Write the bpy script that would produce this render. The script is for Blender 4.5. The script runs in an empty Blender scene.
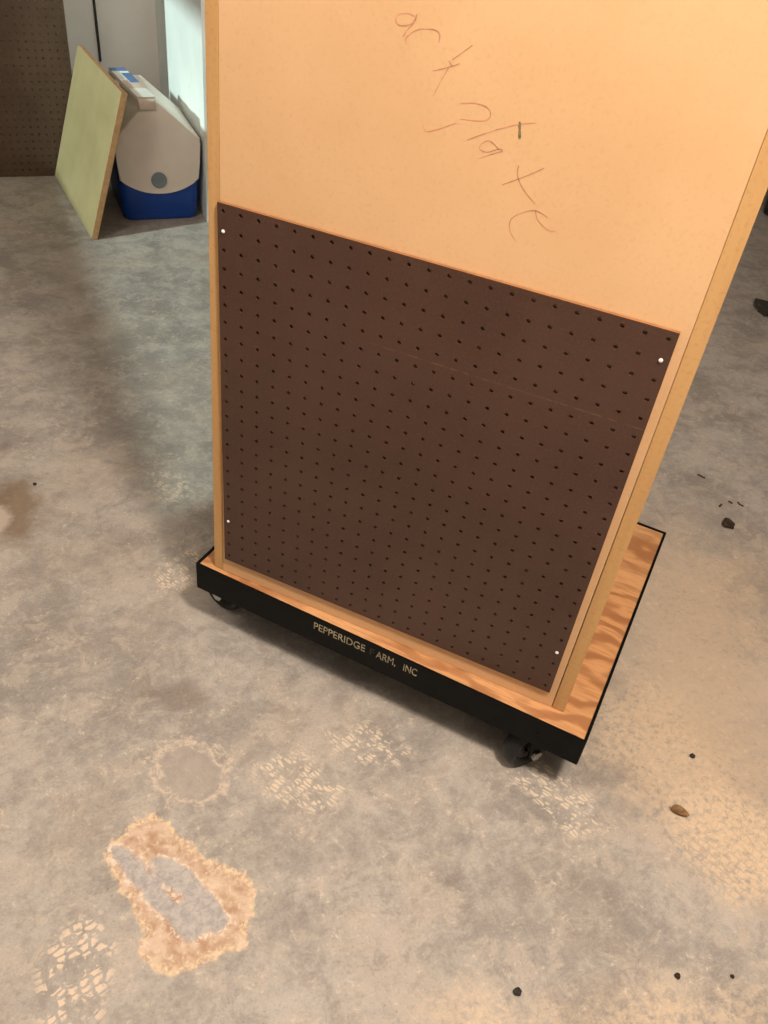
import bpy, bmesh, math, random
import numpy as np
from mathutils import Vector, Matrix, noise as mnoise

random.seed(7)
C = bpy.context.scene.collection
sc = bpy.context.scene
R = math.radians

# ------------------------------------------------------------------ room frame
O = Vector((-1.2796, 1.541, 0.0))            # a point on the floor in the corner recess
ROOM_A = R(46.5)                             # the room is turned against the cabinet
U = Vector((math.cos(ROOM_A), math.sin(ROOM_A), 0))
V = Vector((-math.sin(ROOM_A), math.cos(ROOM_A), 0))
ROOM = Matrix.Translation(O) @ Matrix.Rotation(ROOM_A, 4, 'Z')
U0, U1, V0, V1, HH = -1.7, 4.2, -4.4, 0.78, 2.5


# ------------------------------------------------------------------ node helper
class NT:
    def __init__(s, name):
        s.m = bpy.data.materials.new(name)
        s.m.use_nodes = True
        s.t = s.m.node_tree
        s.b = s.t.nodes['Principled BSDF']

    def n(s, typ, **kw):
        nd = s.t.nodes.new(typ)
        for k, v in kw.items():
            if k in nd.bl_rna.properties:
                setattr(nd, k, v)
            else:
                nd.inputs[k].default_value = v
        return nd

    def l(s, a, b):
        s.t.links.new(a, b)

    def val(s, x, sock):
        if isinstance(x, (int, float)):
            sock.default_value = x
        elif isinstance(x, tuple):
            sock.default_value = x if len(x) == len(sock.default_value) else (*x, 1)
        else:
            s.l(x, sock)

    def math(s, op, a, b=0.0, c=0.0, clamp=False):
        nd = s.t.nodes.new('ShaderNodeMath')
        nd.operation = op
        nd.use_clamp = clamp
        s.val(a, nd.inputs[0]); s.val(b, nd.inputs[1]); s.val(c, nd.inputs[2])
        return nd.outputs[0]

    def mix(s, f, a, b, mode='MIX'):
        nd = s.t.nodes.new('ShaderNodeMix')
        nd.data_type = 'RGBA'
        nd.blend_type = mode
        s.val(f, nd.inputs[0]); s.val(a, nd.inputs[6]); s.val(b, nd.inputs[7])
        return nd.outputs[2]

    def coord(s):
        return s.n('ShaderNodeTexCoord').outputs['Object']

    def mapping(s, vec, rot=(0, 0, 0), scale=(1, 1, 1), loc=(0, 0, 0)):
        nd = s.n('ShaderNodeMapping')
        s.l(vec, nd.inputs[0])
        nd.inputs['Location'].default_value = loc
        nd.inputs['Rotation'].default_value = rot
        nd.inputs['Scale'].default_value = scale
        return nd.outputs[0]

    def noise(s, vec, scale, detail=5, rough=0.55, dist=0.0):
        nd = s.n('ShaderNodeTexNoise')
        s.l(vec, nd.inputs['Vector'])
        nd.inputs['Scale'].default_value = scale
        nd.inputs['Detail'].default_value = detail
        nd.inputs['Roughness'].default_value = rough
        nd.inputs['Distortion'].default_value = dist
        return nd.outputs['Fac']

    def rng(s, x, a, b, c=0.0, d=1.0, smooth=True):
        nd = s.n('ShaderNodeMapRange')
        if smooth:
            nd.interpolation_type = 'SMOOTHSTEP'
        s.val(x, nd.inputs[0])
        for i, v in enumerate((a, b, c, d)):
            nd.inputs[i + 1].default_value = v
        return nd.outputs[0]

    def bump(s, h, strength=0.2, dist=0.002):
        nd = s.n('ShaderNodeBump')
        nd.inputs['Strength'].default_value = strength
        nd.inputs['Distance'].default_value = dist
        s.l(h, nd.inputs['Height'])
        s.l(nd.outputs[0], s.b.inputs['Normal'])

    def out(s, col, rough=0.5, spec=0.5, metal=0.0):
        s.val(col, s.b.inputs['Base Color'])
        s.val(rough, s.b.inputs['Roughness'])
        s.b.inputs['Specular IOR Level'].default_value = spec
        s.b.inputs['Metallic'].default_value = metal
        return s.m


def plain(name, col, rough=0.5, spec=0.5, metal=0.0, var=0.12, scale=30, bump=0.05):
    t = NT(name)
    co = t.coord()
    n = t.noise(co, scale, 5)
    dark = tuple(c * (1 - var) for c in col)
    lite = tuple(min(1, c * (1 + var)) for c in col)
    t.bump(t.noise(co, scale * 6, 3), bump, 0.001)
    return t.out(t.mix(t.rng(n, .3, .7), dark, lite), rough, spec, metal)


# ------------------------------------------------------------------ materials
def mat_floor():
    t = NT('concrete_floor')
    co = t.coord()
    n1 = t.noise(co, 2.2, 5, .6)
    n2 = t.noise(co, 9, 8, .65, .3)
    n3 = t.noise(co, 38, 6, .6, .2)
    n4 = t.noise(co, 150, 4, .6)
    nw = t.noise(t.mapping(co, loc=(4, 9, 0)), 3.2, 6, .6)

    def at(nm):
        return t.n('ShaderNodeAttribute', attribute_name=nm).outputs['Fac']

    def mask(nm, w, amp, nz, off=0.0):
        x = t.math('MULTIPLY_ADD', t.math('SUBTRACT', nz, .5), amp, off)
        return t.rng(t.math('SUBTRACT', x, at(nm)), -w, w)

    mm = t.math('MULTIPLY', n1, .35)
    mm = t.math('MULTIPLY_ADD', n2, .45, mm)
    mm = t.math('MULTIPLY_ADD', n3, .2, mm)
    n5 = t.noise(co, 85, 8, .78, .4)
    n6 = t.noise(t.mapping(co, loc=(7, 3, 0)), 17, 8, .72, .5)
    n7 = t.noise(t.mapping(co, loc=(1, 6, 0), rot=(0, 0, .6), scale=(1, 2.2, 1)), 20, 8, .75, 1.4)
    mm = t.math('MULTIPLY_ADD', n5, .22, t.math('MULTIPLY', mm, .85))
    col = t.mix(t.rng(mm, .44, .64), GREY_D, GREY_L)
    col = t.mix(t.math('MULTIPLY', t.rng(nw, .45, .68), .45), col, (.46, .375, .305))
    col = t.mix(t.math('MULTIPLY', t.rng(n6, .50, .62), .55), col, (.50, .428, .362))
    col = t.mix(t.math('MULTIPLY', t.rng(n6, .46, .36), .55), col, (.262, .240, .220))
    n8 = t.noise(co, 240, 6, .8)
    col = t.mix(t.math('MULTIPLY', t.rng(n8, .54, .64), .40), col, (.55, .48, .41))
    col = t.mix(t.math('MULTIPLY', t.rng(n8, .46, .36), .45), col, (.18, .16, .14))
    col = t.mix(t.math('MULTIPLY', t.rng(n7, .55, .66), .38), col, (.55, .47, .39))
    col = t.mix(t.math('MULTIPLY', t.rng(n7, .42, .33), .35), col, (.20, .178, .16))
    # mottled dark and pale blotches
    col = t.mix(t.math('MULTIPLY', t.rng(n2, .36, .28), .35), col, (.19, .165, .14))
    # warm toned zone on the right
    col = t.mix(t.math('MULTIPLY', t.math('MULTIPLY', mask('warm', .16, .30, n6), t.rng(n5, .2, .55)), .9), col, (.57, .435, .315))
    # cream film
    f = t.math('MULTIPLY', mask('cream', .05, .16, n2), t.rng(n5, .36, .58))
    col = t.mix(t.math('MULTIPLY', f, .8), col, (.66, .50, .35))
    # tyre tread prints
    nd = t.n('ShaderNodeTexNoise'); t.l(co, nd.inputs['Vector'])
    nd.inputs['Scale'].default_value = 45; nd.inputs['Detail'].default_value = 3
    wv = t.n('ShaderNodeVectorMath', operation='MULTIPLY_ADD')
    t.l(nd.outputs['Color'], wv.inputs[0]); wv.inputs[1].default_value = (.013, .013, 0)
    t.l(co, wv.inputs[2])

    def tread(ang, bw, rh, rand=.55, gap=.10):
        vo = t.n('ShaderNodeTexVoronoi', feature='DISTANCE_TO_EDGE')
        t.l(t.mapping(t.mapping(wv.outputs[0], rot=(0, 0, -ang)), scale=(1 / bw, 1 / rh, 1)), vo.inputs['Vector'])
        vo.inputs['Scale'].default_value = 1.0
        vo.inputs['Randomness'].default_value = rand
        return t.rng(vo.outputs['Distance'], gap, gap + .10)
    def brick(ang, bw, rh):
        b = t.n('ShaderNodeTexBrick')
        t.l(t.mapping(wv.outputs[0], rot=(0, 0, -ang)), b.inputs['Vector'])
        b.inputs['Scale'].default_value = 1.0
        b.inputs['Mortar Size'].default_value = .0023
        b.inputs['Mortar Smooth'].default_value = .6
        b.inputs['Brick Width'].default_value = bw
        b.inputs['Row Height'].default_value = rh
        return t.math('SUBTRACT', 1.0, b.outputs['Fac'])
    trA = t.math('MULTIPLY', tread(R(-28 - 46.5), .010, .016), t.math('MULTIPLY', mask('tread_a', .012, .05, n2), t.rng(n3, .44, .50)))
    trB = t.math('MULTIPLY', brick(R(-20 - 46.5), .017, .0125), t.math('MULTIPLY', mask('tread_b', .03, .06, n2), t.rng(n5, .42, .54)))
    trC = t.math('MULTIPLY', tread(R(-12 - 46.5), .017, .006), t.math('MULTIPLY', mask('tread_c', .015, .10, n2), t.rng(n3, .43, .53)))
    col = t.mix(t.math('MULTIPLY', trA, .85), col, (.74, .59, .45))
    col = t.mix(t.math('MULTIPLY', trB, .8), col, (.70, .53, .37))
    col = t.mix(t.math('MULTIPLY', trC, .9), col, (.70, .58, .44))
    # scattered pale flecks and dark specks
    fl = t.math('MULTIPLY', t.rng(n5, .56, .63), t.rng(n6, .48, .56))
    col = t.mix(t.math('MULTIPLY', fl, .65), col, (.68, .57, .46))
    col = t.mix(t.math('MULTIPLY', t.rng(n4, .35, .27), .5), col, (.17, .145, .12))
    # rusty stain at the left, dark smears
    col = t.mix(t.math('MULTIPLY', mask('rust', .04, .22, n6, .012), .75), col, (.185, .115, .06))
    col = t.mix(t.math('MULTIPLY', mask('pale', .01, .03, n3), .8), col, (.52, .43, .36))
    col = t.mix(t.math('MULTIPLY', mask('dark', .015, .03, n3), .45), col, (.15, .11, .09))
    # old ring-shaped patch
    inn = mask('ring', .012, .05, n2)
    edge = t.math('SUBTRACT', mask('ring', .006, .10, n6, .004), mask('ring', .006, .10, n6, -.008), clamp=True)
    col = t.mix(t.math('MULTIPLY', inn, .5), col, (.37, .31, .275))
    col = t.mix(t.math('MULTIPLY', edge, t.rng(n5, .40, .58)), col, (.62, .51, .41))
    # orange repair patch with bare grey middle
    om = mask('orange', .004, .035, n3)
    oc = t.mix(t.rng(n3, .35, .65), (.44, .265, .165), (.66, .49, .365))
    oc = t.mix(t.math('MULTIPLY', t.rng(n5, .5, .66), .7), oc, (.80, .66, .52))
    oc = t.mix(t.math('MULTIPLY', t.rng(n5, .42, .28), .6), oc, (.36, .19, .105))
    oc = t.mix(t.math('MULTIPLY', t.rng(n2, .52, .66), .6), oc, (.70, .53, .37))
    col = t.mix(t.math('MULTIPLY', om, .92), col, oc)
    orim = t.math('SUBTRACT', om, mask('orange', .004, .035, n3, -.008), clamp=True)
    col = t.mix(t.math('MULTIPLY', orim, t.rng(n4, .42, .6)), col, (.75, .58, .38))
    gm = mask('grey_core', .003, .025, n3, .0035)
    gc = t.mix(t.rng(n5, .36, .62), (.33, .315, .31), (.50, .46, .44))
    grim = t.math('SUBTRACT', mask('grey_core', .003, .025, n3, .0085), gm, clamp=True)
    col = t.mix(t.math('MULTIPLY', grim, t.rng(n5, .46, .58)), col, (.78, .66, .54))
    col = t.mix(t.math('MULTIPLY', gm, .95), col, gc)
    h = t.math('MULTIPLY_ADD', n3, .5, t.math('MULTIPLY', n5, .7))
    h = t.math('MULTIPLY_ADD', om, -.5, h)
    h = t.math('MULTIPLY_ADD', gm, -.35, h)
    t.bump(h, .35, .003)
    return t.out(col, t.rng(n2, .3, .7, .55, .8), .35)


GREY_D, GREY_L = (.265, .236, .212), (.465, .422, .382)


def mat_ply():
    t = NT('plywood')
    co = t.coord()
    warp = t.noise(t.mapping(co, scale=(3.0, 7, 1)), 1.9, 3, .5)
    w = t.n('ShaderNodeTexWave', wave_type='BANDS', bands_direction='Y', wave_profile='SIN')
    t.l(t.mapping(co, scale=(.55, 1, 1)), w.inputs['Vector'])
    w.inputs['Scale'].default_value = 7
    w.inputs['Distortion'].default_value = 15
    w.inputs['Detail'].default_value = 3
    w.inputs['Detail Scale'].default_value = 1.4
    fine = t.noise(t.mapping(co, scale=(8, 160, 8)), 3, 4)
    col = t.mix(t.rng(w.outputs['Fac'], .1, .8), (.36, .155, .060), (.58, .295, .125))
    col = t.mix(t.rng(warp, .45, .7), col, (.62, .34, .155))
    col = t.mix(t.math('MULTIPLY', t.rng(fine, .5, .64), .5), col, (.28, .12, .05))
    t.bump(w.outputs['Fac'], .1, .0006)
    return t.out(col, .55, .4)


def mat_panel():
    t = NT('tan_hardboard')
    co = t.coord()
    n = t.noise(co, 4, 6, .6)
    n2 = t.noise(co, 220, 3)
    n3 = t.noise(co, 28, 6, .7)
    col = t.mix(t.rng(n, .3, .7), (.68, .415, .215), (.735, .462, .248))
    col = t.mix(t.math('MULTIPLY', t.rng(n2, .5, .75), .22), col, (.52, .31, .16))
    col = t.mix(t.math('MULTIPLY', t.rng(n3, .69, .76), .5), col, (.36, .22, .12))
    t.bump(n2, .05, .0005)
    return t.out(col, .5, .3)


def mat_edge():
    t = NT('sawn_board_edge')
    co = t.coord()
    n = t.noise(t.mapping(co, scale=(40, 40, 3)), 1.0, 5)
    n2 = t.noise(co, 180, 3)
    col = t.mix(t.rng(n, .3, .7), (.52, .29, .115), (.59, .345, .145))
    col = t.mix(t.math('MULTIPLY', t.rng(n2, .5, .75), .25), col, (.30, .15, .05))
    t.bump(n2, .08, .0006)
    return t.out(col, .65, .2)


def mat_peg():
    t = NT('brown_pegboard')
    co = t.coord()
    n = t.noise(co, 5, 5)
    n2 = t.noise(co, 320, 3)
    n3 = t.noise(co, 60, 5)
    col = t.mix(t.rng(n, .3, .7), (.060, .0265, .0165), (.076, .036, .0235))
    col = t.mix(t.math('MULTIPLY', t.rng(n2, .45, .7), .35), col, (.11, .06, .042))
    sep = t.n('ShaderNodeSeparateXYZ'); t.l(co, sep.inputs[0])
    d = t.math('ABSOLUTE', t.math('SUBTRACT', sep.outputs['Z'], .516))
    ln = t.math('MULTIPLY', t.rng(d, .0011, .0003), t.rng(n3, .4, .6))
    ln = t.math('MULTIPLY', ln, t.rng(sep.outputs['X'], .14, .3))
    col = t.mix(t.math('MULTIPLY', ln, .5), col, (.22, .12, .07))
    t.bump(n2, .10, .0005)
    return t.out(col, .48, .45)


def mat_peg_wall():
    t = NT('old_dark_pegboard')
    co = t.coord()
    n = t.noise(co, 6, 5)
    n2 = t.noise(co, 200, 3)
    col = t.mix(t.rng(n, .3, .7), (.058, .034, .020), (.080, .050, .031))
    t.bump(n2, .1, .0005)
    return t.out(col, .6, .3)


def mat_khaki():
    t = NT('khaki_board_face')
    co = t.coord()
    n = t.noise(co, 6, 6, .6)
    n2 = t.noise(co, 120, 3)
    col = t.mix(t.rng(n, .3, .7), (.31, .24, .12), (.365, .29, .15))
    col = t.mix(t.math('MULTIPLY', t.rng(n2, .5, .75), .2), col, (.28, .22, .11))
    t.bump(n2, .06, .0005)
    return t.out(col, .6, .3)


def mat_wall(name, a, b, scuff=0.0):
    t = NT(name)
    co = t.coord()
    n = t.noise(co, 3, 6, .6)
    n2 = t.noise(co, 90, 4)
    col = t.mix(t.rng(n, .3, .7), a, b)
    if scuff:
        s1 = t.noise(t.mapping(co, scale=(16, 16, 3.0)), 1.3, 6, .7)
        col = t.mix(t.math('MULTIPLY', t.rng(s1, .66, .74), scuff), col, (.10, .10, .09))
    t.bump(n2, .12, .001)
    return t.out(col, .7, .3)


M = {}
M['floor'] = mat_floor()
M['ply'] = mat_ply()
M['panel'] = mat_panel()
M['edge'] = mat_edge()
M['peg'] = mat_peg()
M['peg_rim'] = plain('pegboard_cut_edge', (.30, .13, .05), .7, .2)
M['peg_wall'] = mat_peg_wall()
M['khaki'] = mat_khaki()
M['khaki_edge'] = plain('khaki_board_cut_edge', (.46, .27, .13), .7, .2, scale=60)
M['wall'] = mat_wall('off_white_wall', (.50, .48, .45), (.58, .56, .525))
M['wall_dim'] = mat_wall('darkened_wall', (.20, .19, .175), (.26, .25, .23))  # colour darkened to cut light bounced off the unseen walls
M['wall_white'] = mat_wall('white_painted_wall', (.74, .78, .76), (.82, .86, .84), .8)
M['ceil'] = mat_wall('ceiling_paint', (.34, .32, .29), (.40, .38, .35))
M['black'] = plain('black_painted_steel', (.003, .0034, .0038), .5, .12, scale=20, bump=.2)
M['rubber'] = plain('black_rubber', (.008, .008, .009), .45, .4, scale=40)
M['steel'] = plain('worn_steel', (.45, .45, .44), .35, .5, 1.0)
M['screw'] = plain('white_screw', (.85, .82, .78), .3, .5)
M['gold'] = plain('faded_gold_paint', (.36, .31, .19), .6, .3, var=.5, scale=90)
M['gold_faint'] = plain('worn_off_gold_paint', (.022, .02, .015), .6, .3, var=.5, scale=90)
M['red_pen'] = plain('red_pen', (.66, .29, .18), .7, .1, var=.3, scale=60)
M['mark'] = plain('dark_smudge', (.22, .17, .09), .8, .1, var=.4, scale=200)
M['lid'] = plain('white_cooler_plastic', (.88, .79, .71), .45, .4, var=.03, scale=12)
M['lid2'] = plain('bright_white_plastic', (.82, .82, .78), .4, .4, var=.03)
M['blue'] = plain('blue_cooler_plastic', (.010, .065, .37), .4, .45, var=.08)
M['logo'] = plain('blue_label', (.09, .20, .42), .45, .4, var=.1)
M['button'] = plain('grey_button_plastic', (.22, .26, .31), .5, .4, var=.05)
M['tan2'] = plain('tan_cooler_plastic', (.68, .57, .49), .5, .4, var=.05)
M['cable'] = plain('black_cable', (.012, .012, .013), .5, .4)
M['leaf'] = plain('dry_leaf', (.21, .115, .050), .7, .2, var=.35, scale=120)
M['dirt'] = plain('dark_dirt', (.045, .030, .020), .85, .2, var=.4, scale=200)
M['pebble'] = plain('dark_pebble', (.035, .034, .033), .7, .3, var=.3, scale=200)
M['stick'] = plain('brown_twig', (.10, .055, .03), .8, .2, var=.3, scale=200)
M['tub'] = plain('black_tub_plastic', (.015, .016, .015), .35, .5)
M['bar'] = plain('dark_steel', (.05, .045, .035), .5, .5, .3)
M['frame_white'] = plain('window_paint', (.75, .75, .72), .5, .4, var=.04)


def glass():
    t = NT('window_glass')
    t.b.inputs['Transmission Weight'].default_value = 1.0
    t.b.inputs['IOR'].default_value = 1.0
    return t.out((.9, .96, .97), .0, .2)


M['glass'] = glass()


# ------------------------------------------------------------------ mesh helpers
def link(name, me, mat=None, parent=None, mw=None):
    o = bpy.data.objects.new(name, me)
    C.objects.link(o)
    if mat is not None and me is not None:
        for m in (mat if isinstance(mat, (list, tuple)) else [mat]):
            me.materials.append(m)
    if parent is not None:
        o.parent = parent
    if mw is not None:
        o.matrix_local = mw
    return o


def bm_obj(name, bm, mat, parent=None, mw=None, smooth=False, angle=35):
    bmesh.ops.recalc_face_normals(bm, faces=bm.faces)
    me = bpy.data.meshes.new(name)
    bm.to_mesh(me)
    bm.free()
    if smooth:
        me.shade_smooth()
        me.set_sharp_from_angle(angle=R(angle))
    return link(name, me, mat, parent, mw)


def empty(name, loc, rz=0, label=None, cat=None, group=None):
    o = bpy.data.objects.new(name, None)
    C.objects.link(o)
    o.empty_display_size = .05
    o.location = loc
    o.rotation_euler = (0, 0, rz)
    tag(o, label, cat, group)
    return o


def tag(o, label=None, cat=None, group=None, kind=None):
    if label: o['label'] = label
    if cat: o['category'] = cat
    if group: o['group'] = group
    if kind: o['kind'] = kind
    return o


def box(bm, x0, x1, y0, y1, z0, z1, bev=0.0, seg=2, mi=0):
    r = bmesh.ops.create_cube(bm, size=1, matrix=Matrix.Translation(((x0 + x1) / 2, (y0 + y1) / 2, (z0 + z1) / 2)) @ Matrix.Diagonal((x1 - x0, y1 - y0, z1 - z0, 1)))
    vs = r['verts']
    fs = set(f for v in vs for f in v.link_faces)
    if bev:
        es = set(e for v in vs for e in v.link_edges)
        r = bmesh.ops.bevel(bm, geom=list(es), offset=bev, segments=seg, affect='EDGES', profile=.5)
        fs = set(r['faces']) | set(f for f in fs if f.is_valid)
    for f in fs:
        f.material_index = mi
    return vs


def prism(bm, pts, axis_map, d0, d1, mi=0):
    """extrude a 2-D outline; axis_map(a, b, d) -> 3-D point"""
    a = [bm.verts.new(axis_map(p[0], p[1], d0)) for p in pts]
    b = [bm.verts.new(axis_map(p[0], p[1], d1)) for p in pts]
    n = len(pts)
    fs = [bm.faces.new(a), bm.faces.new(b[::-1])]
    for i in range(n):
        fs.append(bm.faces.new((a[i], b[i], b[(i + 1) % n], a[(i + 1) % n])))
    for f in fs:
        f.material_index = mi
    return fs


def cyl(bm, p0, p1, r0, r1=None, seg=24, caps=True):
    p0, p1 = Vector(p0), Vector(p1)
    d = p1 - p0
    q = Vector((0, 0, 1)).rotation_difference(d.normalized()).to_matrix().to_4x4()
    return bmesh.ops.create_cone(bm, cap_ends=caps, segments=seg, radius1=r0, radius2=r0 if r1 is None else r1, depth=d.length,
                                 matrix=Matrix.Translation((p0 + p1) / 2) @ q)['verts']


def lathe(bm, prof, seg=40, mat=Matrix.Identity(4)):
    """prof: (radius, axial) closed ring profile spun round local Z"""
    rings = []
    for k in range(seg):
        a = 2 * math.pi * k / seg
        rings.append([bm.verts.new(mat @ Vector((r * math.cos(a), r * math.sin(a), z))) for r, z in prof])
    n = len(prof)
    for k in range(seg):
        A, B = rings[k], rings[(k + 1) % seg]
        for i in range(n):
            j = (i + 1) % n
            bm.faces.new((A[i], B[i], B[j], A[j]))


def tube(bm, pts, r, seg=8):
    pts = [Vector(p) for p in pts]
    rings = []
    for i, p in enumerate(pts):
        d = (pts[min(i + 1, len(pts) - 1)] - pts[max(i - 1, 0)]).normalized()
        q = Vector((0, 0, 1)).rotation_difference(d)
        rings.append([bm.verts.new(p + q @ Vector((r * math.cos(2 * math.pi * k / seg), r * math.sin(2 * math.pi * k / seg), 0))) for k in range(seg)])
    for a, b in zip(rings, rings[1:]):
        for k in range(seg):
            bm.faces.new((a[k], a[(k + 1) % seg], b[(k + 1) % seg], b[k]))
    bm.faces.new(rings[0][::-1]); bm.faces.new(rings[-1])


def perforated(xs, zs, cx, cz, r, thick, nseg):
    """sheet in the xz plane, front at y=0, back at y=thick, one round hole per cell"""
    verts, faces, mids = [], [], []
    dirs = [(math.cos(2 * math.pi * k / nseg), math.sin(2 * math.pi * k / nseg)) for k in range(nseg)]
    for i in range(len(cx)):
        for j in range(len(cz)):
            base = len(verts)
            xc, zc = cx[i], cz[j]
            L, Rr, B, T = xs[i] - xc, xs[i + 1] - xc, zs[j] - zc, zs[j + 1] - zc
            ring = []
            for c, s in dirs:          # outer rectangle through corners and mid sides
                m = max(abs(c), abs(s)); a, b = c / m, s / m
                ring.append((xc + (Rr if a > 0 else -L) * a, zc + (T if b > 0 else -B) * b))
            for y in (0, thick):
                verts += [(x, y, z) for x, z in ring]
                verts += [(xc + r * c, y, zc + r * s) for c, s in dirs]
            for k in range(nseg):
                n = (k + 1) % nseg
                o0, o1, h0, h1 = base + k, base + n, base + nseg + k, base + nseg + n
                faces.append((o0, o1, h1, h0)); mids.append(0)
                d = 2 * nseg
                faces.append((o1 + d, o0 + d, h0 + d, h1 + d)); mids.append(0)
                faces.append((h0, h1, h1 + d, h0 + d)); mids.append(0)
    X0, X1, Z0, Z1 = xs[0], xs[-1], zs[0], zs[-1]
    b = len(verts)
    verts += [(X0, 0, Z0), (X1, 0, Z0), (X1, 0, Z1), (X0, 0, Z1), (X0, thick, Z0), (X1, thick, Z0), (X1, thick, Z1), (X0, thick, Z1)]
    for q in ((0, 1, 5, 4), (1, 2, 6, 5), (2, 3, 7, 6), (3, 0, 4, 7)):
        faces.append(tuple(b + k for k in q)); mids.append(1)
    me = bpy.data.meshes.new('perforated_sheet')
    me.from_pydata(verts, [], faces)
    me.polygons.foreach_set('material_index', mids)
    me.update()
    return me


# ------------------------------------------------------------------ setting
def sdf(px, py, poly):
    P = np.array(poly)
    d = np.full(px.shape, 1e9)
    inside = np.zeros(px.shape, bool)
    n = len(P)
    for i in range(n):
        a, b = P[i], P[(i + 1) % n]
        e = b - a
        wx, wy = px - a[0], py - a[1]
        tt = np.clip((wx * e[0] + wy * e[1]) / (e @ e), 0, 1)
        d = np.minimum(d, np.hypot(wx - e[0] * tt, wy - e[1] * tt))
        c = (a[1] > py) != (b[1] > py)
        with np.errstate(divide='ignore', invalid='ignore'):
            xi = (b[0] - a[0]) * (py - a[1]) / (b[1] - a[1] if b[1] != a[1] else 1e-9) + a[0]
        inside ^= c & (px < xi)
    return np.where(inside, -d, d)


STAINS = {
    'orange': [[(0.0685, -0.4178), (0.078, -0.3794), (0.0929, -0.3546), (0.1154, -0.3563), (0.1529, -0.3669), (0.195, -0.3771), (0.2234, -0.3766), (0.2587, -0.3695), (0.2878, -0.3849), (0.3014, -0.4206), (0.3167, -0.4583), (0.2888, -0.4848), (0.279, -0.5018), (0.2557, -0.5287), (0.2291, -0.5357), (0.1969, -0.5319), (0.1874, -0.505), (0.1541, -0.4866), (0.1072, -0.463), (0.0736, -0.4413)]],
    'grey_core': [[(0.075, -0.426), (0.0961, -0.4225), (0.1439, -0.4354), (0.1833, -0.4503), (0.2254, -0.4548), (0.2593, -0.4629), (0.2454, -0.4836), (0.223, -0.4826), (0.1841, -0.4669), (0.1324, -0.4508), (0.0911, -0.4389)],
                  [(0.1359, -0.413), (0.157, -0.4059), (0.1939, -0.4092), (0.2515, -0.4281), (0.2745, -0.4397), (0.2698, -0.4559), (0.2481, -0.4559), (0.2161, -0.4412), (0.176, -0.4324), (0.1491, -0.4254)]],
    'ring': [[(0.0332, -0.2781), (0.0386, -0.25), (0.0668, -0.216), (0.1108, -0.2139), (0.1454, -0.2379), (0.1669, -0.2806), (0.1495, -0.3096), (0.1068, -0.3274), (0.0654, -0.3088)]],
    'tread_a': [[(0.0893, -0.5988), (0.0924, -0.5289), (0.1171, -0.511), (0.1584, -0.5347), (0.1818, -0.5608), (0.1867, -0.5902), (0.2109, -0.6296), (0.1588, -0.6558), (0.1163, -0.6259)]],
    'tread_b': [[(0.8268, -0.0322), (0.8348, 0.0697), (0.8679, 0.1298), (0.9569, 0.1048), (1.0086, 0.0831), (1.0142, -0.0226), (0.9678, -0.0297), (0.9308, -0.0745), (0.884, -0.0561)]],
    'cream': [[(0.6416, 0.1675), (0.7095, 0.2833), (0.8098, 0.2364), (0.9092, 0.1308), (0.9924, 0.0939), (1.0001, -0.03), (0.9194, -0.0376), (0.8629, -0.0131), (0.796, 0.0086), (0.7175, 0.0697), (0.664, 0.0406)],
              [(0.5695, -0.4165), (0.6104, -0.3755), (0.6642, -0.3686), (0.6869, -0.3965), (0.5983, -0.4535)],
              [(0.7002, -0.3505), (0.7948, -0.289), (0.9696, -0.1862), (1.0126, -0.2332), (0.7136, -0.3958)]],
    'tread_c': [[(-0.4147, 0.3187), (-0.3494, 0.3472), (-0.2903, 0.3039), (-0.2976, 0.2588), (-0.3396, 0.2526)],
                [(-0.2103, 0.05), (-0.2143, 0.1072), (-0.1825, 0.1716), (-0.1623, 0.1523), (-0.1423, 0.0585), (-0.1779, 0.0311)],
                [(0.1911, -0.2067), (0.2352, -0.1614), (0.3283, -0.1833), (0.3205, -0.2363), (0.2801, -0.2579), (0.2251, -0.2391)],
                [(0.5543, -0.0298), (0.601, 0.0171), (0.7248, -0.0392), (0.6871, -0.084), (0.6196, -0.076)],
                [(0.2601, -0.1036), (0.3089, -0.0302), (0.4084, -0.0664), (0.3762, -0.1162), (0.3109, -0.1307)]],
    'rust': [[(-0.6563, 0.0939), (-0.6207, 0.1575), (-0.5538, 0.0989), (-0.4867, 0.0112), (-0.543, -0.0232)]],
    'pale': [[(-0.629, 0.052), (-0.5839, 0.0686), (-0.5505, 0.0441), (-0.5376, -0.0023), (-0.5617, -0.017)]],
    'dark': [[(-0.7663, 0.2227), (-0.7486, 0.2436), (-0.7198, 0.2344), (-0.726, 0.2075), (-0.7446, 0.2)],
             [(-0.0505, -0.1714), (-0.0047, -0.1208), (0.0488, -0.1398), (0.0053, -0.1925)]],
    'warm': [[(0.5641, 0.5762), (0.6701, 0.7167), (0.8859, 0.7701), (0.9749, 0.3795), (1.0001, -0.03), (0.8629, -0.0131), (0.663, 0.1548)]],
}


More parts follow.
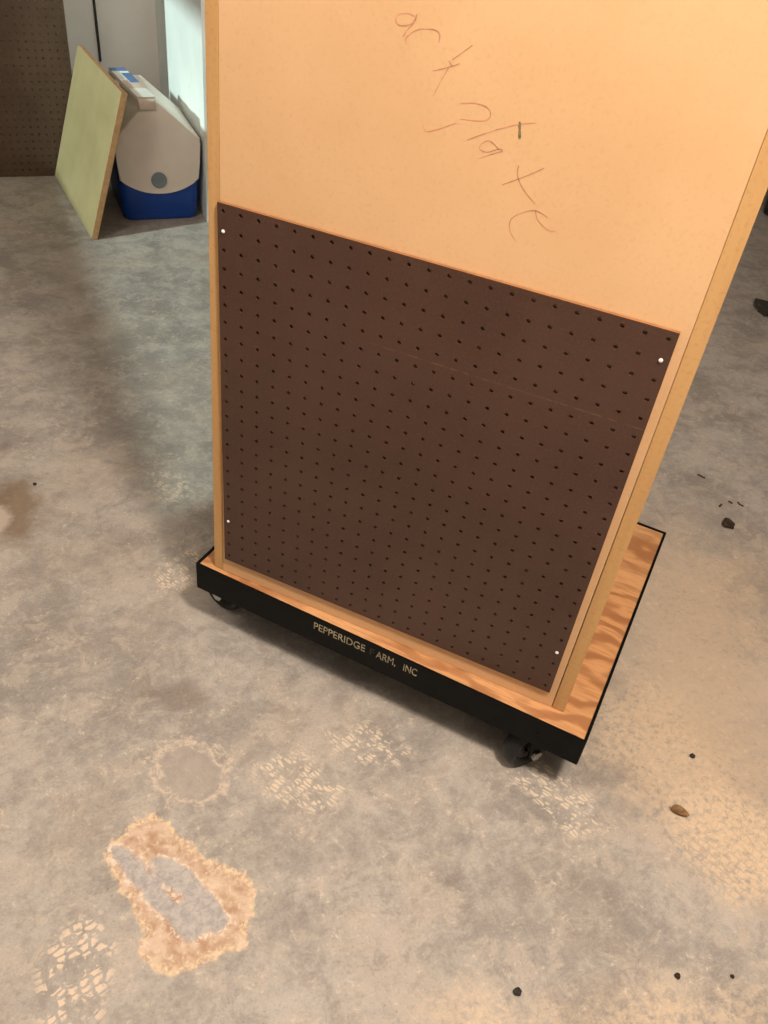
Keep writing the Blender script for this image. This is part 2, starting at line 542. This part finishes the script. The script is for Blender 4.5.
def build_floor():
    us = np.concatenate([np.arange(U0, -.75, .25), np.arange(-.75, .9, .008), np.linspace(.9, U1, 12)])
    vs = np.concatenate([np.linspace(V0, -3.0, 6)[:-1], np.arange(-3.0, -.55, .008), np.linspace(-.55, V1, 8)])
    gu, gv = np.meshgrid(us, vs, indexing='ij')
    nu, nv = gu.shape
    co = np.stack([gu, gv, np.zeros_like(gu)], -1).reshape(-1, 3)
    ii = np.arange(nu * nv).reshape(nu, nv)
    q = np.stack([ii[:-1, :-1], ii[1:, :-1], ii[1:, 1:], ii[:-1, 1:]], -1).reshape(-1, 4)
    me = bpy.data.meshes.new('floor')
    me.from_pydata(co.tolist(), [], q.tolist())
    wx = O.x + gu.ravel() * U.x + gv.ravel() * V.x
    wy = O.y + gu.ravel() * U.y + gv.ravel() * V.y
    for nm, polys in STAINS.items():
        d = np.minimum.reduce([sdf(wx, wy, p) for p in polys])
        a = me.attributes.new(nm, 'FLOAT', 'POINT')
        a.data.foreach_set('value', np.clip(d, -1, 1).astype(np.float32))
    o = link('floor', me, M['floor'])
    o.matrix_world = ROOM
    tag(o, 'worn grey concrete garage floor with cream tyre prints', kind='structure')


build_floor()


def struct(name, boxes, mat, label=None):
    bm = bmesh.new()
    for b in boxes:
        box(bm, *b)
    o = bm_obj(name, bm, mat)
    o.matrix_world = ROOM
    return tag(o, label, kind='structure')


T = .1
struct('ceiling', [(U0 - T, U1 + T, V0 - T, V1 + T, HH, HH + T)], M['ceil'])
struct('wall_back', [(U0 - T, U1 + T, V1, V1 + T, 0, HH)], M['wall'], 'off-white back wall of the corner recess')
struct('wall_front', [(U0 - T, U1 + T, V0 - T, V0, 0, HH)], M['wall_dim'])
struct('wall_right', [(U1, U1 + T, V0, V1, 0, HH)], M['wall_dim'])
# left wall with the window the daylight comes through
WV0, WV1, WZ0, WZ1 = -2.15, .06, .765, 1.70
struct('wall_left', [(U0 - T, U0, V0, V1, 0, WZ0), (U0 - T, U0, V0, V1, WZ1, HH),
                     (U0 - T, U0, V0, WV0, WZ0, WZ1), (U0 - T, U0, WV1, V1, WZ0, WZ1)], M['wall_dim'])
wf = struct('window_1', [(U0 - .07, U0 - .03, WV0, WV1, WZ1 - .04, WZ1),
                         (U0 - .07, U0 - .03, WV0, WV0 + .04, WZ0, WZ1 - .04), (U0 - .07, U0 - .03, WV1 - .04, WV1, WZ0, WZ1 - .04)], M['frame_white'])
# bulkhead that carries the old pegboard, and the white partition beside the cooler
PV = .46
struct('wall_bulkhead', [(U0, -.207, PV + .012, V1, 0, HH)], M['wall'], 'off-white wall step behind the old pegboard')
struct('wall_partition', [(.158, .28, -.05, V1, 0, HH)], M['wall_white'], 'white partition wall beside the cooler, lit by daylight')

# ------------------------------------------------------------------ old pegboard on the wall step
n_c, n_r = 44, 44
px1 = -.205
cx = [px1 - .0127 - .0254 * k for k in range(n_c)][::-1]
cz = [.012 + .0127 + .0254 * k for k in range(n_r)]
xs = [c - .0127 for c in cx] + [px1]
zs = [.012 + .0254 * k for k in range(n_r + 1)]
zs[0] = 0.001
me = perforated(xs, zs, cx, cz, .0034, .006, 8)
pw = link('pegboard_sheet', me, [M['peg_wall'], M['peg_rim']])
pw.matrix_world = ROOM @ Matrix.Translation((0, PV, 0))
tag(pw, 'old dark brown pegboard sheet fixed upright against the wall step', 'pegboard')

# ------------------------------------------------------------------ black cord on the recess wall
bm = bmesh.new()
pts = [(-.060 - .009 * min(1, (1.9 - z) / 1.4) + .002 * math.sin(z * 7), V1 - .0065, z) for z in np.linspace(1.9, .33, 40)]
tube(bm, pts, .0052, 10)
cord = bm_obj('power_cord', bm, M['cable'], smooth=True)
cord.matrix_world = ROOM
tag(cord, 'black cord hanging straight down the off-white recess wall', 'cord')

# ------------------------------------------------------------------ dolly
DA = math.atan2(-.0280, .7090)
DOL = empty('wheeled_dolly', (-.0655, -.0058, 0), DA,
            'low black wheeled dolly with plywood deck carrying the tall tan cabinet', 'dolly')
DW, DD, DZ, BAND = .7098, .5715, .155, .0570


def rounded_rect(x0, x1, y0, y1, r, n=5):
    out = []
    for cxx, cyy, a0 in ((x1 - r, y0 + r, -90), (x1 - r, y1 - r, 0), (x0 + r, y1 - r, 90), (x0 + r, y0 + r, 180)):
        for k in range(n + 1):
            a = R(a0 + 90 * k / n)
            out.append((cxx + r * math.cos(a), cyy + r * math.sin(a)))
    return out


bm = bmesh.new()
outr = rounded_rect(0, DW, 0, DD, .0025)
inr = rounded_rect(.0045, DW - .0045, .0045, DD - .0045, .002)
n = len(outr)
lay = []
for z in (DZ - BAND, DZ):
    lay.append(([bm.verts.new((*p, z)) for p in outr], [bm.verts.new((*p, z)) for p in inr]))
for k in range(n):
    j = (k + 1) % n
    (a0, b0), (a1, b1) = lay
    bm.faces.new((a0[k], a0[j], a1[j], a1[k]))
    bm.faces.new((b0[k], b1[k], b1[j], b0[j]))
    bm.faces.new((a1[k], a1[j], b1[j], b1[k]))
    bm.faces.new((a0[k], b0[k], b0[j], a0[j]))
frame = bm_obj('steel_frame', bm, M['black'], DOL)
bm = bmesh.new()
box(bm, .0047, DW - .0047, .0047, DD - .0047, DZ - .026, DZ - .0215)  # black slab and bars added under the deck to deepen the shade
for q_ in (.16, .40):
    box(bm, .0047, DW - .0047, q_, q_ + .03, DZ - .040, DZ - .0255)
bm_obj('shade_slab', bm, M['black'], DOL)
frame['label'] = 'black painted steel band frame'
bm = bmesh.new()
box(bm, .0047, DW - .0047, .0047, DD - .0047, DZ - .021, DZ - .0015, .001, 1)
deck = bm_obj('plywood_deck', bm, M['ply'], DOL)
deck['label'] = 'orange-brown plywood deck'

# painted lettering on the front band
dg = None


def text_mesh(s, size):
    cu = bpy.data.curves.new('lettering', 'FONT')
    cu.body = s
    cu.size = size
    cu.extrude = .0002
    cu.space_character = 1.0
    ob = bpy.data.objects.new('lettering_source', cu)
    C.objects.link(ob)
    bpy.context.view_layer.update()
    ev = ob.evaluated_get(bpy.context.evaluated_depsgraph_get())
    me = bpy.data.meshes.new_from_object(ev)
    bpy.data.objects.remove(ob)
    return me


def lettering(s, s0, s1, z0, z1, mat):
    me = text_mesh(s, .02)
    xs_ = [v.co.x for v in me.vertices]; ys_ = [v.co.y for v in me.vertices if True]
    ax, bx = min(xs_), max(xs_)
    cap = .02 * .729 * .95
    for v in me.vertices:
        v.co = Vector((s0 + (v.co.x - ax) / (bx - ax) * (s1 - s0), -.0004 - v.co.z, z0 + v.co.y / cap * (z1 - z0)))
    me.materials.clear()
    o = link('lettering', me, mat, frame)
    o['label'] = 'pale gold painted company lettering'
    return o


LZ0, LZ1 = DZ - .0245, DZ - .0085
lettering('PEPPERIDGE', 0.2400, 0.3365, LZ0, LZ1, M['gold'])
f_ = lettering('F', 0.3455, 0.3535, LZ0, LZ1, M['gold_faint'])
f_['label'] = 'almost worn off letter'
lettering('ARM,', 0.3570, 0.3925, LZ0, LZ1, M['gold'])
lettering('INC', 0.4070, 0.4310, LZ0 - .001, LZ1 - .001, M['gold'])


def caster(x, y, phi):
    """swivel caster; phi is the direction of the wheel axle in dolly space"""
    r, w = .044, .030
    ax = Vector((math.cos(phi), math.sin(phi), 0))
    fwd = Vector((-math.sin(phi), math.cos(phi), 0))
    basis = Matrix((ax, fwd, Vector((0, 0, 1)))).transposed().to_4x4()
    mw = Matrix.Translation((x, y, 0)) @ basis           # local x = axle
    bm = bmesh.new()
    top = DZ - .0262
    box(bm, -.036, .036, -.028, .028, top - .004, top, .001, 1)
    cyl(bm, (0, 0, top - .020), (0, 0, top - .004), .024, .026, 24)
    box(bm, -.0235, .0235, -.020, .020, top - .024, top - .019, .001, 1)
    for s in (-1, 1):
        prof = [(-.020, top - .02), (.020, top - .02), (.011, r - .012), (.004, r - .016), (-.004, r - .016), (-.011, r - .012)]
        prism(bm, prof, lambda a, b, d: (d, a, b), s * .0200, s * .0235)
    c = bm_obj('caster', bm, M['black'], DOL, mw, True)
    bm = bmesh.new()
    h = w / 2
    prof = [(.010, -h * .55), (.016, -h * .75), (.026, -h * .55), (.030, -h * .9), (r - .006, -h), (r - .001, -h * .6), (r, 0), (r - .001, h * .6), (r - .006, h), (.030, h * .9), (.026, h * .55), (.016, h * .75), (.010, h * .55)]
    lathe(bm, prof, 48, Matrix.Translation((0, 0, r)) @ Matrix.Rotation(R(90), 4, 'Y'))
    bm_obj('wheel', bm, M['rubber'], c, None, True, 50)
    bm = bmesh.new()
    cyl(bm, (-.028, 0, r), (.028, 0, r), .0055, seg=18)
    for s in (-1, 1):
        cyl(bm, (s * .0236, 0, r), (s * .0290, 0, r), .0100, seg=6)
    b = bm_obj('axle_bolt', bm, M['steel'], c)
    b['label'] = 'steel axle bolt'


caster(.015, .070, R(-95))
caster(.626, .040, R(-35))
caster(.050, .500, R(-80))
caster(.645, .500, R(-60))

# ------------------------------------------------------------------ cabinet
CAB = empty('wooden_cabinet', (0, 0, .1545), 0, 'tall tan hardboard cabinet standing upright on the black dolly', 'cabinet')
CT = 1.46 - .1545
CY0, CY1 = .006, .43
SH = .0105 / .85                    # the left side leans slightly


def lean(bm, x0, x1):
    for v in bm.verts:
        f = (x1 - v.co.x) / (x1 - x0)
        v.co.x += SH * v.co.z * f


bm = bmesh.new()
box(bm, -.0340, -.0168, CY0, CY1, 0, CT, .0006, 1)
for v in bm.verts: v.co.x += SH * v.co.z
bm_obj('side_panel', bm, M['edge'], CAB)
bm = bmesh.new()
box(bm, .5790, .5978, CY0 - .0005, CY1, 0, CT, .0008, 1)
bm_obj('side_panel', bm, M['edge'], CAB)
bm = bmesh.new()
prism(bm, [(-.0160, 0), (.5777, 0), (.5780, .22), (.57875, .50), (.57885, CT - .018), (-.0160, CT - .018)], lambda a, b, d: (a, d, b), CY0, CY0 + .016)
lean(bm, -.0160, .5776)
fp = bm_obj('front_panel', bm, M['panel'], CAB)
fp['label'] = 'tan hardboard front panel with faint red handwriting'
bm = bmesh.new()
box(bm, -.0160, .5786, CY1 - .012, CY1 - .001, 0, CT - .018)
lean(bm, -.0160, .5786)
bm_obj('back_panel', bm, M['panel'], CAB)
bm = bmesh.new()
box(bm, -.0160 + SH * CT, .5786, CY0, CY1, CT - .0175, CT)
bm_obj('top_panel', bm, M['edge'], CAB)

# red handwriting: ribbons lying on the front panel
STROKES = [[(0.2243, 1.0337), (0.2167, 1.0353), (0.2065, 1.0327), (0.2043, 1.0268), (0.2092, 1.0235), (0.2195, 1.0257), (0.2255, 1.0315), (0.2261, 1.0359), (0.2237, 1.0276), (0.2185, 1.0219), (0.214, 1.0145)],
           [(0.2189, 1.0072), (0.2172, 1.0131), (0.2261, 1.0214), (0.2374, 1.0253), (0.2493, 1.0253), (0.2531, 1.0216), (0.2529, 1.0155)],
           [(0.2883, 1.0192), (0.2692, 1.0025)], [(0.2503, 0.9895), (0.2618, 0.9936), (0.2783, 1.0011)], [(0.2669, 0.9951), (0.2611, 0.9828), (0.2545, 0.9666)], [(0.2659, 1.0014), (0.2701, 0.9976)],
           [(0.2846, 0.9652), (0.2991, 0.9685), (0.3127, 0.9676), (0.3187, 0.9623), (0.3159, 0.9557), (0.3021, 0.9523), (0.287, 0.9514)], [(0.2474, 0.937), (0.2514, 0.931), (0.2619, 0.9346), (0.2834, 0.9458)],
           [(0.2981, 0.9321), (0.3242, 0.9468), (0.3485, 0.9579), (0.367, 0.9636)],
           [(0.3334, 0.9307), (0.3232, 0.9366), (0.3149, 0.9322), (0.3136, 0.9264), (0.3224, 0.9253), (0.3334, 0.9307), (0.3381, 0.9298), (0.3258, 0.9235), (0.3133, 0.9166)],
           [(0.3441, 0.8965), (0.3651, 0.9093), (0.3851, 0.9233)], [(0.3583, 0.9197), (0.3589, 0.9101), (0.3676, 0.8981), (0.3839, 0.8862)],
           [(0.3719, 0.8429), (0.3629, 0.8513), (0.3613, 0.863), (0.3701, 0.8726), (0.3855, 0.8793), (0.4, 0.8756)], [(0.3855, 0.8793), (0.3906, 0.8703), (0.403, 0.8631), (0.412, 0.8639)]]


def smooth_path(p, k=6):
    p = [Vector(q) for q in p]
    if len(p) < 3:
        return [p[0].lerp(p[1], i / 6) for i in range(7)]
    q = [p[0]] + p + [p[-1]]
    out = []
    for i in range(1, len(q) - 2):
        a, b, c, d = q[i - 1], q[i], q[i + 1], q[i + 2]
        for j in range(k):
            s = j / k
            out.append(.5 * ((2 * b) + (c - a) * s + (2 * a - 5 * b + 4 * c - d) * s * s + (3 * b - a - 3 * c + d) * s ** 3))
    return out + [p[-1]]


def ribbon(bm, path, w, y):
    prev = None
    for i, p in enumerate(path):
        d = path[min(i + 1, len(path) - 1)] - path[max(i - 1, 0)]
        if d.length < 1e-7:
            continue
        d.normalize()
        ww = w * (.75 + .5 * random.random())
        nx, nz = -d.y * ww / 2, d.x * ww / 2
        a = bm.verts.new((p.x + nx, y, p.y + nz - .1545)); b = bm.verts.new((p.x - nx, y, p.y - nz - .1545))
        if prev:
            bm.faces.new((prev[0], prev[1], b, a))
        prev = (a, b)


bm = bmesh.new()
for s in STROKES:
    ribbon(bm, smooth_path(s), .00085, CY0 - .0003)
hw = bm_obj('handwriting', bm, M['red_pen'], fp)
hw['label'] = 'faint red handwriting running down the panel'
bm = bmesh.new()
ribbon(bm, [Vector((.3502 + .0034 * i / 8, .9609 - .0156 * i / 8)) for i in range(9)], .0026, CY0 - .0004)
sm = bm_obj('dark_mark', bm, M['mark'], fp)
sm['label'] = 'small dark scuff mark'

# brown pegboard screwed on to the front
X0p, X1p, Z0p, Z1p = -.0087, .5682, .785 - .5962, .785 + .0098
cx = [.0254 * k for k in range(23)]
cz = [.785 - .0254 * k for k in range(24)][::-1]
xs = [X0p] + [(a + b) / 2 for a, b in zip(cx, cx[1:])] + [X1p]
zs = [Z0p] + [(a + b) / 2 for a, b in zip(cz, cz[1:])] + [Z1p]
me = perforated(xs, [z - .1545 for z in zs], cx, [z - .1545 for z in cz], .0027, .0052, 16)
peg = link('pegboard', me, [M['peg'], M['peg_rim']], CAB)
peg['label'] = 'dark brown pegboard sheet screwed on the cabinet front'
bm = bmesh.new()
bmesh.ops.create_uvsphere(bm, u_segments=16, v_segments=10, radius=.0025, matrix=Matrix.Diagonal((1, .6, 1, 1)))
scm = bpy.data.meshes.new('screw'); bm.to_mesh(scm); bm.free(); scm.shade_smooth(); scm.materials.append(M['screw'])
for c_, r_ in ((0, 1), (22, 1), (0, 20), (22, 20)):
    s = bpy.data.objects.new('screw', scm)
    C.objects.link(s)
    s.parent = peg
    s.location = (.0254 * c_, -.0010, .785 - .0254 * r_ - .1545)
    s['label'] = 'white screw head'

# ------------------------------------------------------------------ cooler
CU, CWH = .0105, .142            # centre across the front and half width
COOL = empty('picnic_cooler', ROOM @ Vector((-.005, -.013, 0)), ROOM_A,
             'blue and white tent-topped picnic cooler on the floor against the white wall', 'cooler')
CD = .345


def body_ring(hw, v0, v1, z, r, n=6):
    return [Vector((p[0], p[1], z)) for p in rounded_rect(CU - hw, CU + hw, v0, v1, r, n)]


bm = bmesh.new()
rings = []
for z, hw, ins, r in ((.0, .122, .008, .03), (.004, .127, .004, .034), (.014, .130, .003, .036), (.05, .132, .003, .036), (.052, .1335, .002, .036), (.14, .138, .002, .034), (.268, .1405, 0, .03)):
    rings.append([bm.verts.new(p) for p in body_ring(hw, ins, CD - ins, z, r)])
nn = len(rings[0])
for a, b in zip(rings, rings[1:]):
    for k in range(nn):
        bm.faces.new((a[k], a[(k + 1) % nn], b[(k + 1) % nn], b[k]))
bm.faces.new(rings[0][::-1]); bm.faces.new(rings[-1])
body = bm_obj('cooler_body', bm, M['blue'], COOL, None, True)
body['label'] = 'blue cooler body'

lid = None
AP = (.000, .402)
sideL, sideR = CU - CWH, CU + CWH
bm = bmesh.new()
roof = [(sideL, .262), (sideR, .262), (sideR, .279), (.020, .386), (-.022, .386), (sideL, .279)]
prism(bm, roof, lambda a, b, d: (a, d, b), 0, CD)
bmesh.ops.bevel(bm, geom=list(bm.edges), offset=.005, segments=3, affect='EDGES', profile=.5)
lid = bm_obj('cooler_lid', bm, M['lid'], COOL, None, True)
lid['label'] = 'white tent-shaped lid'


def shield(v0, v1):
    pts = []
    for k in range(17):                                  # curved bottom edge
        a = -1 + 2 * k / 16
        pts.append((CU + a * (CWH - .008), .143 - .047 * (1 - abs(a) ** 2.2)))
    pts += [(CU + CWH - .0045, .19), (sideR, .262), (sideR, .278), (.022, .3865), (-.024, .3865), (sideL, .278), (sideL, .262), (CU - CWH + .0045, .19)]
    bm = bmesh.new()
    prism(bm, pts, lambda a, b, d: (a, d, b), v0, v1)
    front = [e for e in bm.edges if all(abs(v.co.y - v0) < 1e-6 for v in e.verts)] if v0 < 0 else [e for e in bm.edges if all(abs(v.co.y - v1) < 1e-6 for v in e.verts)]
    bmesh.ops.bevel(bm, geom=front, offset=.005, segments=3, affect='EDGES', profile=.5)
    return bm


bm_obj('lid_shield', shield(-.010, .004), M['lid'], lid, None, True)
bm_obj('lid_shield', shield(CD - .004, CD + .010), M['lid'], lid, None, True)
bm = bmesh.new()
lathe(bm, [(0.0001, 0), (.0255, 0), (.0265, -.003), (.0265, -.006), (.024, -.008), (.021, -.0065), (0.0001, -.0075)], 40,
      Matrix.Translation((.006, -.0085, .143)) @ Matrix.Rotation(R(-90), 4, 'X') @ Matrix.Diagonal((1, 1, 1, 1)))
bt = bm_obj('push_button', bm, M['button'], lid, None, True)
bt['label'] = 'round grey push button'

# handle: flat bar along the ridge, lying slightly askew, turned down at both ends, with inlays
HL = CD + .030
HM = Matrix.Translation((-.017, -.022, 0)) @ Matrix.Rotation(R(6.5), 4, 'Z')
HU0, HU1 = -.027, .027
bm = bmesh.new()
prof = [(0, .372), (0, .398), (.010, .408), (HL - .010, .408), (HL, .398), (HL, .372), (HL - .010, .372), (HL - .010, .390), (HL - .016, .397), (.016, .397), (.010, .390), (.010, .372)]
prism(bm, prof, lambda a, b, d: (d, a, b), HU0, HU1)
bmesh.ops.bevel(bm, geom=[e for e in bm.edges], offset=.0015, segments=2, affect='EDGES', profile=.5)
hd = bm_obj('handle', bm, M['tan2'], COOL, HM, True)
hd['label'] = 'flat carrying handle over the ridge'
for v0, v1, mm, nm, ua, ub, lb in ((.004, .105, 'lid2', 'handle_cap', HU0 - .002, HU1 + .002, 'bright white handle end'),
                                   (.215, .325, 'lid2', 'handle_cap', HU0 - .002, -.003, 'bright white strip on handle'),
                                   (.185, .300, 'logo', 'handle_label', -.001, HU1 + .001, 'blue label strip on handle'),
                                   (.304, .325, 'lid2', 'handle_cap', -.001, HU1 + .001, 'thin white strip on handle'),
                                   (.329, HL - .004, 'logo', 'handle_label', HU0 - .001, HU1 + .001, 'blue label strip on handle')):
    bm = bmesh.new()
    box(bm, ua, ub, v0, v1, .4075, .4105, .0012, 2)
    bm_obj(nm, bm, M[mm], hd)['label'] = lb

# ------------------------------------------------------------------ leaning khaki board
ba = Vector((-.3122, .4445, 0)); bb = Vector((-.2545, -.166, 0))
w_ = (bb - ba).normalized()
pp = Vector((-w_.y, w_.x, 0))
if pp.x < 0: pp = -pp
tilt = R(17.3)
up = Vector((0, 0, math.cos(tilt))) + pp * math.sin(tilt)
nr = w_.cross(up)
if nr.dot(pp) < 0: nr = -nr
BW, BH, BT = (bb - ba).length, .469, .0200
lift = BT * math.sin(tilt)
bm = bmesh.new()
box(bm, 0, BW, 0, BT, 0, BH, .0008, 1, 1)
for f in bm.faces:
    f.material_index = 0 if abs(f.normal.y) > .9 else 1
bd = bm_obj('leaning_board', bm, [M['khaki'], M['khaki_edge']])
mb = Matrix((w_, nr, up)).transposed().to_4x4()
bd.matrix_world = ROOM @ Matrix.Translation(ba + Vector((0, 0, lift))) @ mb
tag(bd, 'pale khaki board leaning against the left side of the cooler', 'board')

# ------------------------------------------------------------------ things lying on the floor
def rock(name, x, y, r, mat, label, cat, seed, sq=(1, 1, .7), amp=.35):
    bm = bmesh.new()
    bmesh.ops.create_icosphere(bm, subdivisions=3, radius=r)
    for v in bm.verts:
        d = mnoise.noise(v.co / r * 1.3 + Vector((seed, seed * 2, 0)))
        v.co *= 1 + amp * d
        v.co = Vector((v.co.x * sq[0], v.co.y * sq[1], v.co.z * sq[2]))
    zmin = min(v.co.z for v in bm.verts)
    for v in bm.verts: v.co.z -= zmin
    o = bm_obj(name, bm, mat, None, None, True, 60)
    o.location = (x, y, 0)
    return tag(o, label, cat)


rock('pebble', .6663, -.3444, .0052, M['pebble'], 'round black pebble on the floor near the bottom edge of the photo', 'pebble', 1)
rock('pebble', .8251, .1574, .0045, M['pebble'], 'small dark pebble on the cream worn floor above the dry leaf', 'pebble', 2)
rock('dirt_crumb', .8608, -.2228, .0042, M['dirt'], 'dark dirt crumb on the floor to the right of the black pebble', 'dirt', 3)
rock('dirt_crumb', .9316, -.1867, .0028, M['dirt'], 'tiny dirt crumb farthest to the lower right on the floor', 'dirt', 4)
rock('dirt_crumb', -.5915, .1553, .0040, M['dirt'], 'dark dirt crumb by the rusty stain at the left', 'dirt', 5)
rock('dirt_clump', .8058, .8525, .013, M['dirt'], 'rough dark clump of dirt to the right of the dolly', 'dirt', 6, (1, .9, .6), .8)


def twig(x, y, ln, r, ang, label, seed):
    random.seed(seed)
    bm = bmesh.new()
    p = [(ln * (k / 5 - .5), random.uniform(-.08, .08) * ln, r * 1.05) for k in range(6)]
    tube(bm, p, r, 8)
    o = bm_obj('twig', bm, M['stick'], None, None, True, 60)
    o.location = (x, y, 0)
    o.rotation_euler = (0, 0, ang)
    tag(o, label, 'twig', 'twig bits right of the dolly')


twig(.7193, 1.023, .020, .0022, R(-15), 'longest brown twig bit beyond the dirt clump, nearest the cabinet', 1)
twig(.8222, .9575, .017, .0019, R(-30), 'thin twig bit rightmost of the three above the dirt clump', 2)
twig(.7990, .9520, .010, .0022, R(-25), 'short twig bit in the middle of three above the dirt clump', 3)
twig(.7783, .9257, .011, .0024, R(70), 'stubby upright-lying twig bit leftmost of three above the dirt clump', 4)

# curled dry leaf
bm = bmesh.new()
NL, NWd = 14, 6
grid = []
for side in (0, 1):
    g = []
    for i in range(NL + 1):
        s = i / NL
        hwid = .0075 * (math.sin(math.pi * min(1, s ** .8)) ** .7) + .0002
        row = []
        for j in range(NWd + 1):
            tt = -1 + 2 * j / NWd
            z = .0012 + .0042 * tt * tt * math.sin(math.pi * s) + .003 * (s - .5) ** 2 * 4 * (1 if s < .5 else .4) + side * .0005
            row.append(bm.verts.new(((s - .5) * .031, hwid * 1.15 * tt + .0012 * math.sin(5 * s), z)))
        g.append(row)
    grid.append(g)
for side in (0, 1):
    g = grid[side]
    for i in range(NL):
        for j in range(NWd):
            bm.faces.new((g[i][j], g[i + 1][j], g[i + 1][j + 1], g[i][j + 1]))
for i in range(NL):
    for j in (0, NWd):
        bm.faces.new((grid[0][i][j], grid[0][i + 1][j], grid[1][i + 1][j], grid[1][i][j]))
LF = empty('dry_leaf', (.8225, .0375, 0), R(8), 'curled brown dry leaf on the cream worn floor right of the dolly', 'leaf')
bm_obj('leaf_blade', bm, M['leaf'], LF, None, True, 70)
bm = bmesh.new()
tube(bm, [(-.0145, .0, .0045), (-.0165, .0005, .0052), (-.0180, .0022, .0045)], .0006, 6)
bm_obj('leaf_stem', bm, M['leaf'], LF, None, True)

# dark steel bar and black tub, both mostly beyond the right edge of the photograph
BR = empty('steel_bar', (.7400, 2.215, 0), R(-46), 'dark flat steel bar lying on the far floor at the right', 'bar')
bm = bmesh.new()
prism(bm, [(0, -.008), (.03, -.028), (.42, -.028), (.42, .028), (.03, .028)], lambda a, b, d: (a, b, d), .012, .026)
bmesh.ops.bevel(bm, geom=list(bm.edges), offset=.001, segments=1, affect='EDGES', profile=.5)
bm_obj('bar_blade', bm, M['bar'], BR)
bm = bmesh.new()
box(bm, .05, .09, -.028, .028, 0, .0122, .001, 1)
bm_obj('bar_foot', bm, M['bar'], BR)
bm = bmesh.new()
box(bm, .33, .37, -.028, .028, 0, .0122, .001, 1)
bm_obj('bar_foot', bm, M['bar'], BR)

TB = empty('storage_tub', (.664, 3.262, 0), R(-20), 'low black plastic tub standing far back at the right', 'tub')
bm = bmesh.new()
tw, td, th = .46, .34, .20
lays = []
for z, g in ((0, .012), (.008, .004), (th * .5, -.004), (th - .02, -.012), (th - .02, -.022), (th, -.022)):
    lays.append([bm.verts.new((*p, z)) for p in rounded_rect(g, tw - g, g, td - g, .03, 5)])
for z, g in ((th, -.016), (.012, .010)):
    lays.append([bm.verts.new((*p, z)) for p in rounded_rect(g, tw - g, g, td - g, .026, 5)])
nn = len(lays[0])
for a, b in zip(lays, lays[1:]):
    for k in range(nn):
        bm.faces.new((a[k], a[(k + 1) % nn], b[(k + 1) % nn], b[k]))
bm.faces.new(lays[0][::-1]); bm.faces.new(lays[-1])
bm_obj('tub_body', bm, M['tub'], TB, None, True)
bm = bmesh.new()
box(bm, tw * .32, tw * .68, -.030, -.004, th * .62, th * .72, .003, 2)
bm_obj('tub_grip', bm, M['tub'], TB, None, True)

# ------------------------------------------------------------------ light
def area(name, loc, target, size, power, col, shape='DISK'):
    ld = bpy.data.lights.new(name, 'AREA')
    ld.shape = shape
    ld.size = size
    ld.energy = power
    ld.color = col
    o = bpy.data.objects.new(name, ld)
    C.objects.link(o)
    o.location = loc
    o.rotation_euler = (Vector(target) - Vector(loc)).to_track_quat('-Z', 'Y').to_euler()
    return o


WARM = (1.0, .875, .75)


def point_lamp(name, loc, power, col=WARM, r=.12):
    ld = bpy.data.lights.new(name, 'POINT')
    ld.energy = power
    ld.color = col
    ld.shadow_soft_size = r
    o = bpy.data.objects.new(name, ld)
    C.objects.link(o)
    o.location = loc
    return o


point_lamp('bulb_and_fill', (1.0, -.66, 2.2), 134, WARM, .12)
lu = ROOM @ Vector((-1.4, -1.6, 1.9))
point_lamp('bulb_and_fill', lu, 35, (1.0, .88, .74), .25)  # unseen fill lamp, added to brighten the cooler and back left

sd = bpy.data.lights.new('daylight_sun', 'SUN')
sd.energy = 2.7
sd.angle = R(2.2)
sd.color = (.78, 1.0, .94)
so = bpy.data.objects.new('daylight_sun', sd)
C.objects.link(so)
el, dr = R(27), R(18)
dirl = Vector((math.cos(el) * math.cos(dr), math.cos(el) * math.sin(dr), -math.sin(el)))
dirw = ROOM.to_3x3() @ dirl
so.rotation_euler = dirw.to_track_quat('-Z', 'Y').to_euler()
so.location = ROOM @ Vector((-4, -1, 3))

w = bpy.data.worlds.new('daylight')
sc.world = w
w.use_nodes = True
w.node_tree.nodes['Background'].inputs[0].default_value = (.60, .92, 1.0, 1)
w.node_tree.nodes['Background'].inputs[1].default_value = .2

# ------------------------------------------------------------------ camera
cd = bpy.data.cameras.new('camera')
cam = bpy.data.objects.new('camera', cd)
C.objects.link(cam)
right = Vector((0.9039, 0.4149, 0.1042)); down = Vector((0.3389, -0.5458, -0.7663))
right.normalize()
fwd = right.cross(down).normalized()
down = fwd.cross(right).normalized()
m3 = Matrix((right, -down, -fwd)).transposed()
cam.matrix_world = Matrix.Translation((.5813, -.8835, 1.1826)) @ m3.to_4x4()
cd.sensor_fit = 'AUTO'
cd.sensor_width = 36
cd.lens = 840.64 / 1024 * 36
cd.clip_start = .02
sc.camera = cam

sc.view_settings.view_transform = 'Standard'
sc.view_settings.look = 'None'
sc.view_settings.gamma = 1
sc.view_settings.exposure = 0.25
sc.view_settings.use_curve_mapping = False
